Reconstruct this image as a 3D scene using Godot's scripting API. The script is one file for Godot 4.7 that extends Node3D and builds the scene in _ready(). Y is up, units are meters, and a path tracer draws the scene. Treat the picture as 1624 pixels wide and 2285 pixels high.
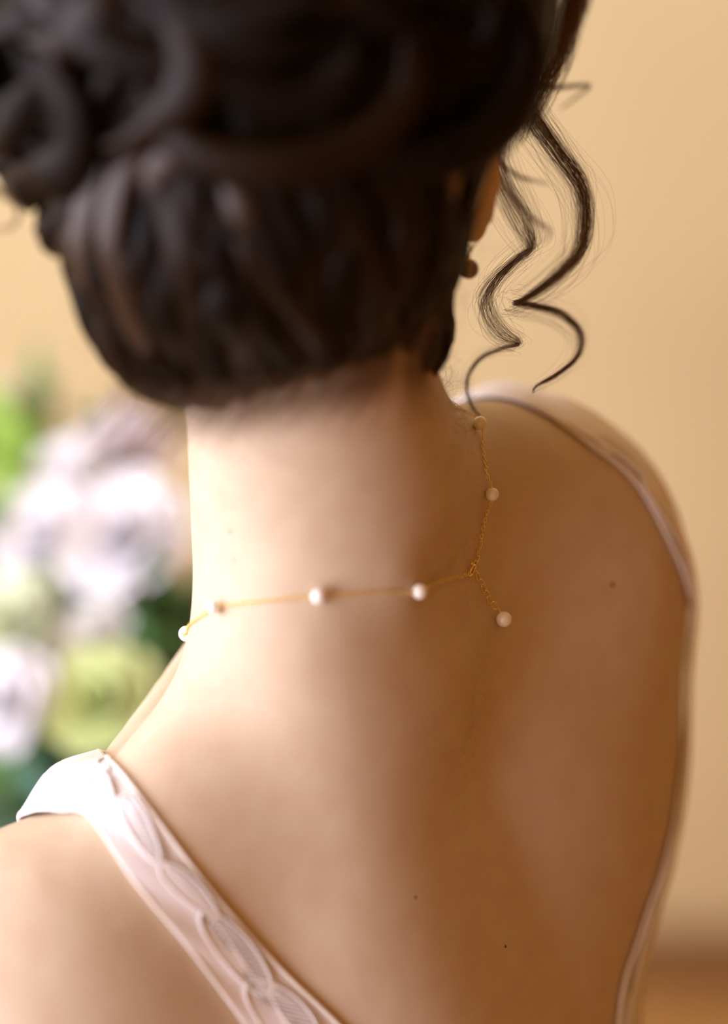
extends Node3D
# A close portrait from behind: neck, back and pinned-up hair of a person in a lace gown, a pearl necklace, a held bouquet.
# Anatomy is modelled in millimetres in a body frame (x to her right, y up, z the way she faces; 0 at the nape vertebra),
# and placed in the room by w().

const NAPE := Vector3(0, 1.40, 0)
var RV: Vector3
var UV: Vector3
var FV: Vector3
var HR: Vector3
var HU: Vector3
var HF: Vector3
const HC := Vector3(27, 109, 85)
var rng := RandomNumberGenerator.new()
var M := {}


func _ready() -> void:
	rng.seed = 7
	frames()
	# camera: looking 38 degrees down from a standing photographer's height, fast portrait lens
	var cam := Camera3D.new()
	cam.name = "camera"
	add_child(cam)
	cam.position = Vector3(-0.01427, 1.98114, 0.69443)
	cam.rotation_degrees = Vector3(-38, 0, 0)
	var at := CameraAttributesPhysical.new()
	at.frustum_focal_length = 58.6
	at.frustum_focus_distance = 0.95
	at.exposure_aperture = 1.15
	at.frustum_near = 0.05
	at.frustum_far = 30.0
	cam.attributes = at
	cam.fov = 23.13
	cam.near = 0.05
	cam.far = 30.0
	cam.current = true
	# sky and daylight through the window on her left
	var sky_m := ProceduralSkyMaterial.new()
	sky_m.sky_top_color = Color(0.80, 0.88, 1.0)
	sky_m.sky_horizon_color = Color(0.96, 0.97, 1.0)
	sky_m.ground_horizon_color = Color(0.80, 0.79, 0.76)
	sky_m.ground_bottom_color = Color(0.62, 0.60, 0.56)
	sky_m.sky_energy_multiplier = 1.6
	sky_m.ground_energy_multiplier = 1.2
	var sky := Sky.new()
	sky.sky_material = sky_m
	var env := Environment.new()
	env.background_mode = Environment.BG_SKY
	env.sky = sky
	env.tonemap_mode = Environment.TONE_MAPPER_LINEAR
	env.tonemap_exposure = 1.0
	env.sdfgi_enabled = true
	env.ssao_enabled = true
	env.ssil_enabled = true
	var we := WorldEnvironment.new()
	we.name = "environment"
	we.environment = env
	add_child(we)
	var day := AreaLight3D.new()
	day.name = "window_daylight"
	day.area_size = Vector2(3.4, 1.6)
	day.area_normalize_energy = true
	day.light_color = Color(1.0, 0.953, 1.0)
	day.light_energy = 7.3
	day.shadow_enabled = true
	day.position = Vector3(-1.47, 1.84, 0.9)
	day.rotation_degrees = Vector3(0, -90, 0)
	add_child(day)
	materials()
	room()
	person()
	necklace()
	earring()
	bouquet()


# ------------------------------------------------------------------ frames and naming

func frames() -> void:
	var psi := deg_to_rad(44.0)
	RV = Vector3(cos(psi), 0, -sin(psi))
	UV = Vector3.UP
	FV = Vector3(-sin(psi), 0, -cos(psi))
	var ph := deg_to_rad(20.0)
	var pt := deg_to_rad(18.0)
	var f := Vector3(-sin(ph) * cos(pt), -sin(pt), -cos(ph) * cos(pt))
	var r := Vector3(cos(ph), 0, -sin(ph))
	HR = tobody(r)
	HF = tobody(f)
	HU = tobody(r.cross(f))


func tobody(v: Vector3) -> Vector3:
	return Vector3(v.dot(RV), v.dot(UV), v.dot(FV))


func w(p: Vector3) -> Vector3:
	return NAPE + (RV * p.x + UV * p.y + FV * p.z) * 0.001


func wd(v: Vector3) -> Vector3:
	return RV * v.x + UV * v.y + FV * v.z


func h2b(q: Vector3) -> Vector3:
	return HC + HR * q.x + HU * q.y + HF * q.z


func b2h(p: Vector3) -> Vector3:
	var q := p - HC
	return Vector3(q.dot(HR), q.dot(HU), q.dot(HF))


var counts := {}


func numbered(called: String) -> String:
	counts[called] = counts.get(called, -1) + 1
	return called if counts[called] == 0 else "%s_%03d" % [called, counts[called]]


func thing(called: String, label: String, category: String, at := Vector3.ZERO, group := "") -> Node3D:
	var o := Node3D.new()
	o.name = numbered(called)
	add_child(o)
	o.position = at
	o.set_meta("label", label)
	o.set_meta("category", category)
	if group:
		o.set_meta("group", group)
	return o


func part(called: String, mesh: Mesh, mat: Material, parent: Node3D, label := "") -> MeshInstance3D:
	var o := MeshInstance3D.new()
	o.name = called
	o.mesh = mesh
	o.material_override = mat
	parent.add_child(o, true)
	if label:
		o.set_meta("label", label)
	return o


func struct(called: String, mesh: Mesh, mat: Material, label: String, category: String) -> MeshInstance3D:
	var o := part(called, mesh, mat, self)
	o.set_meta("kind", "structure")
	o.set_meta("label", label)
	o.set_meta("category", category)
	return o


# ------------------------------------------------------------------ materials

func noise_tex(freq: float, ramp: Array, seed_: int, octaves := 4, size := 512) -> NoiseTexture2D:
	var n := FastNoiseLite.new()
	n.seed = seed_
	n.frequency = freq
	n.fractal_octaves = octaves
	var t := NoiseTexture2D.new()
	t.width = size
	t.height = size
	t.seamless = true
	t.noise = n
	var g := Gradient.new()
	g.set_color(0, ramp[0])
	g.set_color(1, ramp[1])
	t.color_ramp = g
	return t


func mat(called: String, c: Color, rough: float) -> StandardMaterial3D:
	var m := StandardMaterial3D.new()
	m.resource_name = called
	m.albedo_color = c
	m.roughness = rough
	M[called] = m
	return m


func tri(m: StandardMaterial3D, s: float) -> void:
	m.uv1_triplanar = true
	m.uv1_scale = Vector3.ONE * s


func materials() -> void:
	var m := mat("skin", Color(0.853, 0.791, 0.685), 0.5)
	m.albedo_texture = noise_tex(0.012, [Color(0.95, 0.90, 0.89), Color(1, 1, 1)], 3, 5)
	m.heightmap_enabled = true
	m.heightmap_texture = noise_tex(0.2, [Color(0.3, 0.3, 0.3), Color(0.7, 0.7, 0.7)], 5, 3)
	m.heightmap_scale = 0.028
	m.subsurf_scatter_enabled = true
	m.subsurf_scatter_strength = 0.04
	m.metallic_specular = 0.28
	tri(m, 9.0)
	mat("eye_white", Color(0.92, 0.90, 0.88), 0.3)
	mat("iris", Color(0.16, 0.09, 0.05), 0.2)
	mat("lips", Color(0.74, 0.42, 0.40), 0.45)
	mat("mole", Color(0.36, 0.21, 0.13), 0.6)
	m = mat("hair", Color(0.095, 0.062, 0.036), 0.46)
	m.metallic_specular = 0.22
	m.albedo_texture = noise_tex(0.02, [Color(0.6, 0.55, 0.5), Color(1, 1, 1)], 9, 4)
	tri(m, 30.0)
	m = mat("hair_warm", Color(0.15, 0.095, 0.052), 0.42)
	m.metallic_specular = 0.3
	m.albedo_texture = noise_tex(0.02, [Color(0.6, 0.55, 0.5), Color(1, 1, 1)], 10, 4)
	tri(m, 30.0)
	m = mat("hair_painted_highlight", Color(0.25, 0.175, 0.12), 0.42)  # lighter brown stands in for window light catching the hair
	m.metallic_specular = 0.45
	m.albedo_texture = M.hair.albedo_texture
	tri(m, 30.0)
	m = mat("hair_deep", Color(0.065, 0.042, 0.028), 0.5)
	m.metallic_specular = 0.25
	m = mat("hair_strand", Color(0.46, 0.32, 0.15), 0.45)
	m.backlight_enabled = true
	m.backlight = Color(0.6, 0.6, 0.6)
	m.metallic_specular = 0.5
	m = mat("down", Color(0.50, 0.35, 0.22), 0.5)
	m = mat("pearl", Color(0.985, 0.965, 0.925), 0.3)
	m.metallic_specular = 0.8
	m.clearcoat_enabled = true
	m.clearcoat = 1.0
	m.clearcoat_roughness = 0.08
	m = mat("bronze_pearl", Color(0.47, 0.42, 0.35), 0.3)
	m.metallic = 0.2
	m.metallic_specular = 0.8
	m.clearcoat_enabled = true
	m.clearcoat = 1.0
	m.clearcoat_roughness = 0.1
	m = mat("gold", Color(1.0, 0.91, 0.60), 0.27)
	m.metallic = 1.0
	m = mat("lace", Color(0.985, 0.975, 0.98), 0.8)
	m.rim_enabled = true
	m.rim = 0.3
	m.heightmap_enabled = true
	m.heightmap_texture = noise_tex(0.12, [Color(0.2, 0.2, 0.2), Color(0.8, 0.8, 0.8)], 15, 2)
	m.heightmap_scale = 0.03
	tri(m, 40.0)
	m = mat("net", Color(0.985, 0.955, 0.93), 0.85)
	m.transparency = BaseMaterial3D.TRANSPARENCY_ALPHA
	m.albedo_color.a = 0.62
	m = mat("gown", Color(0.975, 0.95, 0.92), 0.8)
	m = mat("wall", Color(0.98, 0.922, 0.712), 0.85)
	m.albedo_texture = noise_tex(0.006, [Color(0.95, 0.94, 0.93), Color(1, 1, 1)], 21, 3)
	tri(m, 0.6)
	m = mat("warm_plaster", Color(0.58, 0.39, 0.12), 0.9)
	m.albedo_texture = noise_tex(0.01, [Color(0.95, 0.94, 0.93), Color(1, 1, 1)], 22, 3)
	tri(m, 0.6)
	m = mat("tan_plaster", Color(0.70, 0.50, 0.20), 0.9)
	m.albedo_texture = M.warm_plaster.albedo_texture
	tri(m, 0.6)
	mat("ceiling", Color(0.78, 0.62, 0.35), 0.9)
	m = mat("wood_floor", Color(0.84, 0.66, 0.39), 0.5)
	m.albedo_texture = noise_tex(0.02, [Color(0.82, 0.78, 0.74), Color(1, 1, 1)], 25, 5)
	m.uv1_triplanar = true
	m.uv1_scale = Vector3(0.5, 3, 3)
	mat("brown_wood", Color(0.58, 0.42, 0.26), 0.5)
	mat("white_wood", Color(0.93, 0.92, 0.89), 0.5)
	m = mat("glass", Color(1, 1, 1, 0.05), 0.02)
	m.transparency = BaseMaterial3D.TRANSPARENCY_ALPHA
	for c in [["petal_white", Color(0.98, 0.975, 0.985)], ["petal_blush", Color(0.96, 0.92, 0.94)], ["petal_cream", Color(0.96, 0.95, 0.92)], ["petal_green", Color(0.83, 0.88, 0.60)], ["petal_pale_green", Color(0.90, 0.93, 0.80)], ["heart_green", Color(0.72, 0.76, 0.36)]]:
		m = mat(c[0], c[1], 0.7)
		m.backlight_enabled = true
		m.backlight = Color(0.5, 0.5, 0.5)
	for c in [["leaf_dark", Color(0.20, 0.38, 0.17)], ["leaf_mid", Color(0.38, 0.55, 0.26)], ["leaf_light", Color(0.60, 0.76, 0.28)], ["leaf_blue", Color(0.42, 0.58, 0.50)]]:
		m = mat(c[0], c[1], 0.45)
		m.backlight_enabled = true
		m.backlight = Color(0.35, 0.35, 0.35)
	mat("stem_green", Color(0.26, 0.38, 0.16), 0.6)


# ------------------------------------------------------------------ small mesh helpers

func begin() -> SurfaceTool:
	var st := SurfaceTool.new()
	st.begin(Mesh.PRIMITIVE_TRIANGLES)
	return st


func box_at(lo: Vector3, hi: Vector3, bev := 0.0) -> ArrayMesh:
	# a box with chamfered edges
	var c := (lo + hi) * 0.5
	var e := (hi - lo) * 0.5
	var b: float = min(bev, min(e.x, min(e.y, e.z)) * 0.6)
	if b <= 0.0:
		b = 0.001
	var st := begin()
	st.set_smooth_group(-1)
	var pts := []
	for ax in 3:
		for s in [-1.0, 1.0]:
			var n := Vector3.ZERO
			n[ax] = s
			var a1 := (ax + 1) % 3
			var a2 := (ax + 2) % 3
			var q := []
			for k in [[-1, -1], [1, -1], [1, 1], [-1, 1]]:
				var p := Vector3.ZERO
				p[ax] = s * e[ax]
				p[a1] = k[0] * (e[a1] - b)
				p[a2] = k[1] * (e[a2] - b)
				q.append(p)
			quad(st, q[0], q[1], q[2], q[3], n, c)
	for ax in 3:
		var a1 := (ax + 1) % 3
		var a2 := (ax + 2) % 3
		for s1 in [-1.0, 1.0]:
			for s2 in [-1.0, 1.0]:
				var n := Vector3.ZERO
				n[a1] = s1
				n[a2] = s2
				var q := []
				for k in [[-1, 0], [1, 0], [1, 1], [-1, 1]]:
					var p := Vector3.ZERO
					p[ax] = k[0] * (e[ax] - b)
					p[a1] = s1 * (e[a1] - (b if k[1] == 0 else 0.0))
					p[a2] = s2 * (e[a2] - (0.0 if k[1] == 0 else b))
					q.append(p)
				quad(st, q[0], q[1], q[2], q[3], n, c)
	for sx in [-1.0, 1.0]:
		for sy in [-1.0, 1.0]:
			for sz in [-1.0, 1.0]:
				var s := Vector3(sx, sy, sz)
				triangle(st, Vector3(e.x, e.y - b, e.z - b) * s + c, Vector3(e.x - b, e.y, e.z - b) * s + c, Vector3(e.x - b, e.y - b, e.z) * s + c, s)
	st.generate_normals()
	return st.commit()


func triangle(st: SurfaceTool, a: Vector3, b: Vector3, c: Vector3, n: Vector3) -> void:
	if (b - a).cross(c - a).dot(n) > 0:   # front faces run clockwise
		var t := b
		b = c
		c = t
	st.add_vertex(a)
	st.add_vertex(b)
	st.add_vertex(c)


func quad(st: SurfaceTool, a: Vector3, b: Vector3, c: Vector3, d: Vector3, n: Vector3, off := Vector3.ZERO) -> void:
	triangle(st, a + off, b + off, c + off, n)
	triangle(st, a + off, c + off, d + off, n)


func joined(a: Array) -> ArrayMesh:
	var st := SurfaceTool.new()
	for m in a:
		st.append_from(m, 0, Transform3D())
	return st.commit()


func catmull(pts: Array, t: float) -> Variant:
	var n := pts.size() - 1
	var x := clampf(t, 0.0, 1.0) * n
	var i: int = min(int(x), n - 1)
	var f := x - i
	var p0 = pts[max(i - 1, 0)]
	var p1 = pts[i]
	var p2 = pts[i + 1]
	var p3 = pts[min(i + 2, n)]
	return 0.5 * ((2.0 * p1) + (p2 - p0) * f + (2.0 * p0 - 5.0 * p1 + 4.0 * p2 - p3) * f * f + (3.0 * p1 - p0 - 3.0 * p2 + p3) * f * f * f)


class Tubes:   # collects swept tubes into one ArrayMesh
	var v := PackedVector3Array()
	var n := PackedVector3Array()
	var uv := PackedVector2Array()
	var ix := PackedInt32Array()

	func add(pts: PackedVector3Array, radii: PackedFloat32Array, sides: int, flat := 1.0, wide_dir := Vector3.ZERO, cap := false, ridges := 0, ridge := 0.0) -> void:
		var count := pts.size()
		if count < 2:
			return
		var base := v.size()
		var up := Vector3.ZERO
		for i in count:
			var t := (pts[min(i + 1, count - 1)] - pts[max(i - 1, 0)]).normalized()
			if i == 0:
				up = wide_dir if wide_dir != Vector3.ZERO else (Vector3.UP if absf(t.y) < 0.9 else Vector3.RIGHT)
			elif wide_dir != Vector3.ZERO:
				up = wide_dir
			var a := (up - t * up.dot(t)).normalized()
			var b := t.cross(a)
			up = a
			for k in sides:
				var an := TAU * k / sides
				var rr := radii[i] * (1.0 + ridge * sin(an * ridges + 0.7 * i))
				v.append(pts[i] + a * (cos(an) * rr) + b * (sin(an) * rr * flat))
				n.append((a * (cos(an) * flat) + b * sin(an)).normalized())
				uv.append(Vector2(float(k) / sides, float(i) / count))
		for i in count - 1:
			for k in sides:
				var k2 := (k + 1) % sides
				var q0 := base + i * sides + k
				var q1 := base + i * sides + k2
				var q2 := q1 + sides
				var q3 := q0 + sides
				ix.append_array([q0, q2, q1, q0, q3, q2])
		if cap:
			for e in 2:
				var i := 0 if e == 0 else count - 1
				var t := (pts[min(i + 1, count - 1)] - pts[max(i - 1, 0)]).normalized() * (-1.0 if e == 0 else 1.0)
				var c := v.size()
				v.append(pts[i] + t * radii[i] * 0.4)
				n.append(t)
				uv.append(Vector2.ZERO)
				for k in sides:
					var k2 := (k + 1) % sides
					if e == 0:
						ix.append_array([c, base + k, base + k2])
					else:
						ix.append_array([c, base + i * sides + k2, base + i * sides + k])

	func mesh() -> ArrayMesh:
		var a := []
		a.resize(Mesh.ARRAY_MAX)
		a[Mesh.ARRAY_VERTEX] = v
		a[Mesh.ARRAY_NORMAL] = n
		a[Mesh.ARRAY_TEX_UV] = uv
		a[Mesh.ARRAY_INDEX] = ix
		var m := ArrayMesh.new()
		m.add_surface_from_arrays(Mesh.PRIMITIVE_TRIANGLES, a)
		return m


func torus(ra: float, rb: float, thick: float, seg := 14, sides := 6) -> ArrayMesh:
	# an oval ring in the local xy plane, long way along x
	var t := Tubes.new()
	var p := PackedVector3Array()
	var r := PackedFloat32Array()
	for i in seg + 1:
		var a := TAU * i / seg
		p.append(Vector3(cos(a) * ra, sin(a) * rb, 0))
		r.append(thick)
	t.add(p, r, sides, 1.0, Vector3(0, 0, 1))
	return t.mesh()


func ball(r: float, seg := 24, squash := Vector3.ONE) -> ArrayMesh:
	var s := SphereMesh.new()
	s.radius = r
	s.height = 2.0 * r
	s.radial_segments = seg
	s.rings = seg / 2
	var st := SurfaceTool.new()
	st.append_from(s, 0, Transform3D(Basis.from_scale(squash), Vector3.ZERO))
	return st.commit()


# ------------------------------------------------------------------ distance fields (millimetres, body frame)

func smin(a: float, b: float, k: float) -> float:
	var h := clampf(0.5 + 0.5 * (b - a) / k, 0.0, 1.0)
	return b + (a - b) * h - k * h * (1.0 - h)


func cone(p: Vector3, a: Vector3, b: Vector3, ra: float, rb: float) -> float:
	var ba := b - a
	var h := clampf((p - a).dot(ba) / ba.length_squared(), 0.0, 1.0)
	return (p - a - ba * h).length() - ra - (rb - ra) * h


func ell(p: Vector3, c: Vector3, r: Vector3) -> float:
	var q := (p - c) / r
	var k0 := q.length()
	return k0 * (k0 - 1.0) / ((q / r).length() + 1e-9)


func bump(p: Vector3, c: Vector3, r: Vector3) -> float:
	var s := ((p - c) / r).length_squared()
	return exp(-s) if s < 9.0 else 0.0


func torso(p0: Vector3) -> float:
	var wl := clampf(-p0.y - 5.0, 0.0, 260.0)
	var l := 0.42 * wl * wl / (wl + 25.0)
	var p := Vector3(p0.x - 0.1 * l, p0.y, p0.z + l)
	var d := ell(p, Vector3(-32, -310, 66), Vector3(90, 235, 96))
	d = smin(d, ell(p, Vector3(-74, -180, 60), Vector3(78, 112, 58)), 45)
	d = smin(d, ell(p, Vector3(46, -150, 62), Vector3(64, 120, 60)), 50)
	d = smin(d, cone(p, Vector3(9, -40, 52), Vector3(18, 92, 70), 50, 44), 22)
	d = smin(d, cone(p, Vector3(-26, -34, 26), Vector3(-60, -230, 12), 24, 30), 42)
	d = smin(d, cone(p, Vector3(12, -50, 46), Vector3(0, -230, 48), 24, 28), 50)
	d = smin(d, cone(p, Vector3(-20, -46, 46), Vector3(-132, -94, 52), 26, 24), 30)
	d = smin(d, ell(p, Vector3(-148, -117, 72), Vector3(40, 40, 42)), 34)
	d = smin(d, cone(p, Vector3(-152, -128, 76), Vector3(-188, -375, 140), 40, 34), 34)
	d = smin(d, ell(p, Vector3(-122, -195, 56), Vector3(48, 90, 48)), 44)
	d = smin(d, cone(p, Vector3(-15, -78, 116), Vector3(-130, -100, 84), 10, 12), 14)
	d = smin(d, cone(p, Vector3(26, 16, 50), Vector3(136, -52, 52), 26, 28), 38)
	d = smin(d, ell(p, Vector3(142, -74, 60), Vector3(40, 40, 40)), 35)
	d = smin(d, ell(p, Vector3(92, -116, 68), Vector3(72, 98, 60)), 40)
	d = smin(d, cone(p, Vector3(140, -80, 84), Vector3(140, -300, 200), 40, 34), 25)
	d = smin(d, cone(p, Vector3(25, -55, 118), Vector3(150, -40, 88), 10, 12), 14)
	if p.y < -120.0:
		d = smin(d, ell(p, Vector3(-70, -235, 150), Vector3(52, 52, 48)), 30)
		d = smin(d, ell(p, Vector3(36, -235, 150), Vector3(52, 52, 48)), 30)
	if p.y < -400.0:
		d = smin(d, ell(p, Vector3(-22, -590, 66), Vector3(160, 120, 110)), 60)
		d = smin(d, cone(p, Vector3(-100, -640, 70), Vector3(-90, -1340, 60), 80, 40), 30)
		d = smin(d, cone(p, Vector3(56, -640, 70), Vector3(46, -1340, 60), 80, 40), 30)
	if p.z < 60.0:
		d += 1.5 * bump(p, Vector3(22, -190, -25), Vector3(14, 110, 60))
		d -= 2.5 * bump(p, Vector3(4, 2, 0), Vector3(14, 14, 40))
		d -= 3.0 * bump(p, Vector3(-78, -105, 10), Vector3(34, 45, 60))
	return d


const GRIP_R := Vector3(112, -425, 285)
const GRIP_L := Vector3(24, -482, 236)


func body(p: Vector3) -> float:
	var d := torso(p)
	if p.y < -200.0:
		d = smin(d, cone(p, Vector3(150, -300, 100), GRIP_R + Vector3(44, -8, -30), 33, 22), 16)
		d = smin(d, cone(p, Vector3(-178, -375, 40), GRIP_L + Vector3(-46, -8, -28), 34, 22), 16)
	if p.y > 10.0:
		d = smin(d, face(b2h(p)), 18)
	return d


func face(q: Vector3) -> float:
	var d := ell(q, Vector3(0, 42, 0), Vector3(74, 84, 88))
	d = smin(d, ell(q, Vector3(0, -14, 40), Vector3(58, 72, 46)), 20)
	d = smin(d, ell(q, Vector3(0, -60, 50), Vector3(34, 24, 34)), 22)
	if q.z > 50.0:
		d = smin(d, cone(q, Vector3(0, 6, 84), Vector3(0, -22, 98), 6, 9), 8)
		d = smin(d, ell(q, Vector3(0, -44, 82), Vector3(20, 7, 8)), 5)
		d = smin(d, cone(q, Vector3(-40, 22, 74), Vector3(40, 22, 74), 9, 9), 12)
		d += 5.0 * bump(q, Vector3(-30, 6, 82), Vector3(16, 10, 14)) + 5.0 * bump(q, Vector3(30, 6, 82), Vector3(16, 10, 14))
	return d


func ear(p: Vector3) -> float:
	var q := b2h(p)
	var d := ell(q, Vector3(67, 6, -3), Vector3(6, 25, 14))
	d = smin(d, ell(q, Vector3(67.5, -9, 1), Vector3(5.5, 9, 8)), 6)
	var prev := Vector3(68, -8, -13)
	for k in [[70.5, 5.0, -17.0], [72.0, 18.0, -16.0], [72.0, 28.0, -8.0], [69.0, 29.0, 3.0], [66.0, 22.0, 10.0]]:
		var c := Vector3(k[0], k[1], k[2])
		d = smin(d, cone(q, prev, c, 3.2, 3.2), 3)
		prev = c
	return d


func hand(p: Vector3, s: Vector3, side: float) -> float:
	# a fist closed round the upright stems: palm on the wrist's side, four fingers round the front, thumb round the back
	var q := (p - s) * Vector3(side, 1, 1)
	var d := ell(q, Vector3(27, -2, -6), Vector3(13, 40, 27))
	d = smin(d, cone(q, Vector3(44, -8, -30), Vector3(30, -4, -12), 22, 20), 14)
	for i in 4:
		var y := (1.5 - i) * 18.5
		var rr: float = [23.0, 24.0, 23.5, 22.0][i]
		var prev := Vector3(cos(0.5) * 30, y * 0.95, sin(0.5) * 30)
		var k := 0
		for a in [1.35, 2.45, 3.3]:
			var c := Vector3(cos(a) * rr, y - 1.5 * k, sin(a) * rr)
			d = minf(d, cone(q, prev, c, 9.2 - k * 0.7, 8.6 - k * 0.7)) if k > 0 else smin(d, cone(q, prev, c, 9.2, 8.8), 4)
			prev = c
			k += 1
	var tp := Vector3(22, 22, -20)
	var j := 0
	for c in [Vector3(4, 34, -27), Vector3(-14, 40, -20), Vector3(-22, 42, -4)]:
		d = smin(d, cone(q, tp, c, 10.0 - j, 9.2 - j), 3)
		tp = c
		j += 1
	return d


func hair_mass(p: Vector3) -> float:
	var q := b2h(p)
	var d := ell(q, Vector3(2, 74, 0), Vector3(100, 76, 94))
	d = smin(d, ell(q, Vector3(-15, 18, -34), Vector3(70, 54, 55)), 18)
	d = smin(d, ell(q, Vector3(-12, -8, -24), Vector3(66, 44, 42)), 14)
	d = smin(d, ell(q, Vector3(-46, -20, -18), Vector3(34, 34, 28)), 14)
	d = smin(d, ell(q, Vector3(22, -43, -18), Vector3(28, 22, 23)), 12)
	var cut := -ell(q, Vector3(0, 8, 98), Vector3(70, 64, 50))
	d = -smin(-d, -cut, 10)
	# combed furrows running up from the nape
	var az := atan2(q.x, -q.z)
	d += 1.1 * sin(az * 26.0 + sin(q.y * 0.05) * 2.0)
	return d


func grad(f: Callable, p: Vector3, e: float, f0: float) -> Vector3:
	return Vector3(f.call(p + Vector3(e, 0, 0)) - f0, f.call(p + Vector3(0, e, 0)) - f0, f.call(p + Vector3(0, 0, e)) - f0)


func snap(f: Callable, p: Vector3, lift: float) -> Vector3:   # on the surface, lift millimetres above it
	for k in 3:
		var f0: float = f.call(p)
		var g := grad(f, p, 0.5, f0) / 0.5
		p -= g * (f0 - lift) / maxf(g.length_squared(), 0.2)
	return p


func normal_at(f: Callable, p: Vector3) -> Vector3:
	return grad(f, p, 0.6, f.call(p)).normalized()


# surface nets over an octree of cells that may hold the surface
var sn_f: Callable
var sn_lo: Vector3
var sn_c: float
var sn_corner: Dictionary
var sn_cells: Dictionary
var sn_p: PackedVector3Array


func corner(i: Vector3i) -> float:
	var got = sn_corner.get(i)
	if got == null:
		got = sn_f.call(sn_lo + Vector3(i) * sn_c)
		sn_corner[i] = got
	return got


func walk(i: Vector3i, size: int) -> void:
	if size > 1:
		var half := size * sn_c * 0.5
		var d: float = sn_f.call(sn_lo + Vector3(i) * sn_c + Vector3.ONE * half)
		if absf(d) > half * 1.7321 * 1.35 + 1.0:
			return
		var s := size / 2
		for k in 8:
			walk(i + Vector3i(k & 1, (k >> 1) & 1, (k >> 2) & 1) * s, s)
		return
	var v := []
	var inside := 0
	for k in 8:
		var d := corner(i + Vector3i(k & 1, (k >> 1) & 1, (k >> 2) & 1))
		v.append(d)
		if d < 0.0:
			inside += 1
	if inside == 0 or inside == 8:
		return
	var sum := Vector3.ZERO
	var n := 0
	for e in [[0, 1], [2, 3], [4, 5], [6, 7], [0, 2], [1, 3], [4, 6], [5, 7], [0, 4], [1, 5], [2, 6], [3, 7]]:
		var a: float = v[e[0]]
		var b: float = v[e[1]]
		if (a < 0.0) != (b < 0.0):
			var t := a / (a - b)
			var pa := Vector3(e[0] & 1, (e[0] >> 1) & 1, (e[0] >> 2) & 1)
			var pb := Vector3(e[1] & 1, (e[1] >> 1) & 1, (e[1] >> 2) & 1)
			sum += pa.lerp(pb, t)
			n += 1
	sn_cells[i] = sn_p.size()
	sn_p.append(sn_lo + (Vector3(i) + sum / n) * sn_c)


func nets(f: Callable, lo: Vector3, hi: Vector3, cell: float, out: Array) -> void:
	sn_f = f
	sn_lo = lo
	sn_c = cell
	sn_corner = {}
	sn_cells = {}
	sn_p = PackedVector3Array()
	var dim := Vector3i(((hi - lo) / cell).ceil())
	var b := 16
	for x in range(0, dim.x, b):
		for y in range(0, dim.y, b):
			for z in range(0, dim.z, b):
				walk(Vector3i(x, y, z), b)
	var verts: PackedVector3Array = out[0]
	var norms: PackedVector3Array = out[1]
	var ix: PackedInt32Array = out[2]
	var base := verts.size()
	for p in sn_p:
		var f0: float = f.call(p)
		var g := grad(f, p, cell * 0.25, f0) / (cell * 0.25)
		var q := p - g * clampf(f0 / maxf(g.length_squared(), 0.3), -cell * 0.6, cell * 0.6)
		verts.append(w(q))
		norms.append(wd(g).normalized())
	for c in sn_cells:
		var here: float = corner(c)
		for ax in 3:
			var e := Vector3i.ZERO
			e[ax] = 1
			var there: float = corner(c + e)
			if (here < 0.0) == (there < 0.0):
				continue
			var d1 := Vector3i.ZERO
			d1[(ax + 1) % 3] = 1
			var d2 := Vector3i.ZERO
			d2[(ax + 2) % 3] = 1
			var q0 = sn_cells.get(c)
			var q1 = sn_cells.get(c - d1)
			var q2 = sn_cells.get(c - d1 - d2)
			var q3 = sn_cells.get(c - d2)
			if q1 == null or q2 == null or q3 == null:
				continue
			var a: int = base + q0
			var bb: int = base + q1
			var cc: int = base + q2
			var dd: int = base + q3
			var gn := (verts[bb] - verts[a]).cross(verts[cc] - verts[a])
			if gn.dot(norms[a] + norms[cc]) > 0.0:
				ix.append_array([a, cc, bb, a, dd, cc])
			else:
				ix.append_array([a, bb, cc, a, cc, dd])
	out[0] = verts
	out[1] = norms
	out[2] = ix


func from_arrays(out: Array) -> ArrayMesh:
	var a := []
	a.resize(Mesh.ARRAY_MAX)
	a[Mesh.ARRAY_VERTEX] = out[0]
	a[Mesh.ARRAY_NORMAL] = out[1]
	a[Mesh.ARRAY_INDEX] = out[2]
	var m := ArrayMesh.new()
	m.add_surface_from_arrays(Mesh.PRIMITIVE_TRIANGLES, a)
	return m


func empty_out() -> Array:
	return [PackedVector3Array(), PackedVector3Array(), PackedInt32Array()]


# ------------------------------------------------------------------ the room

const WX := -1.42
const WZ := -1.06


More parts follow.
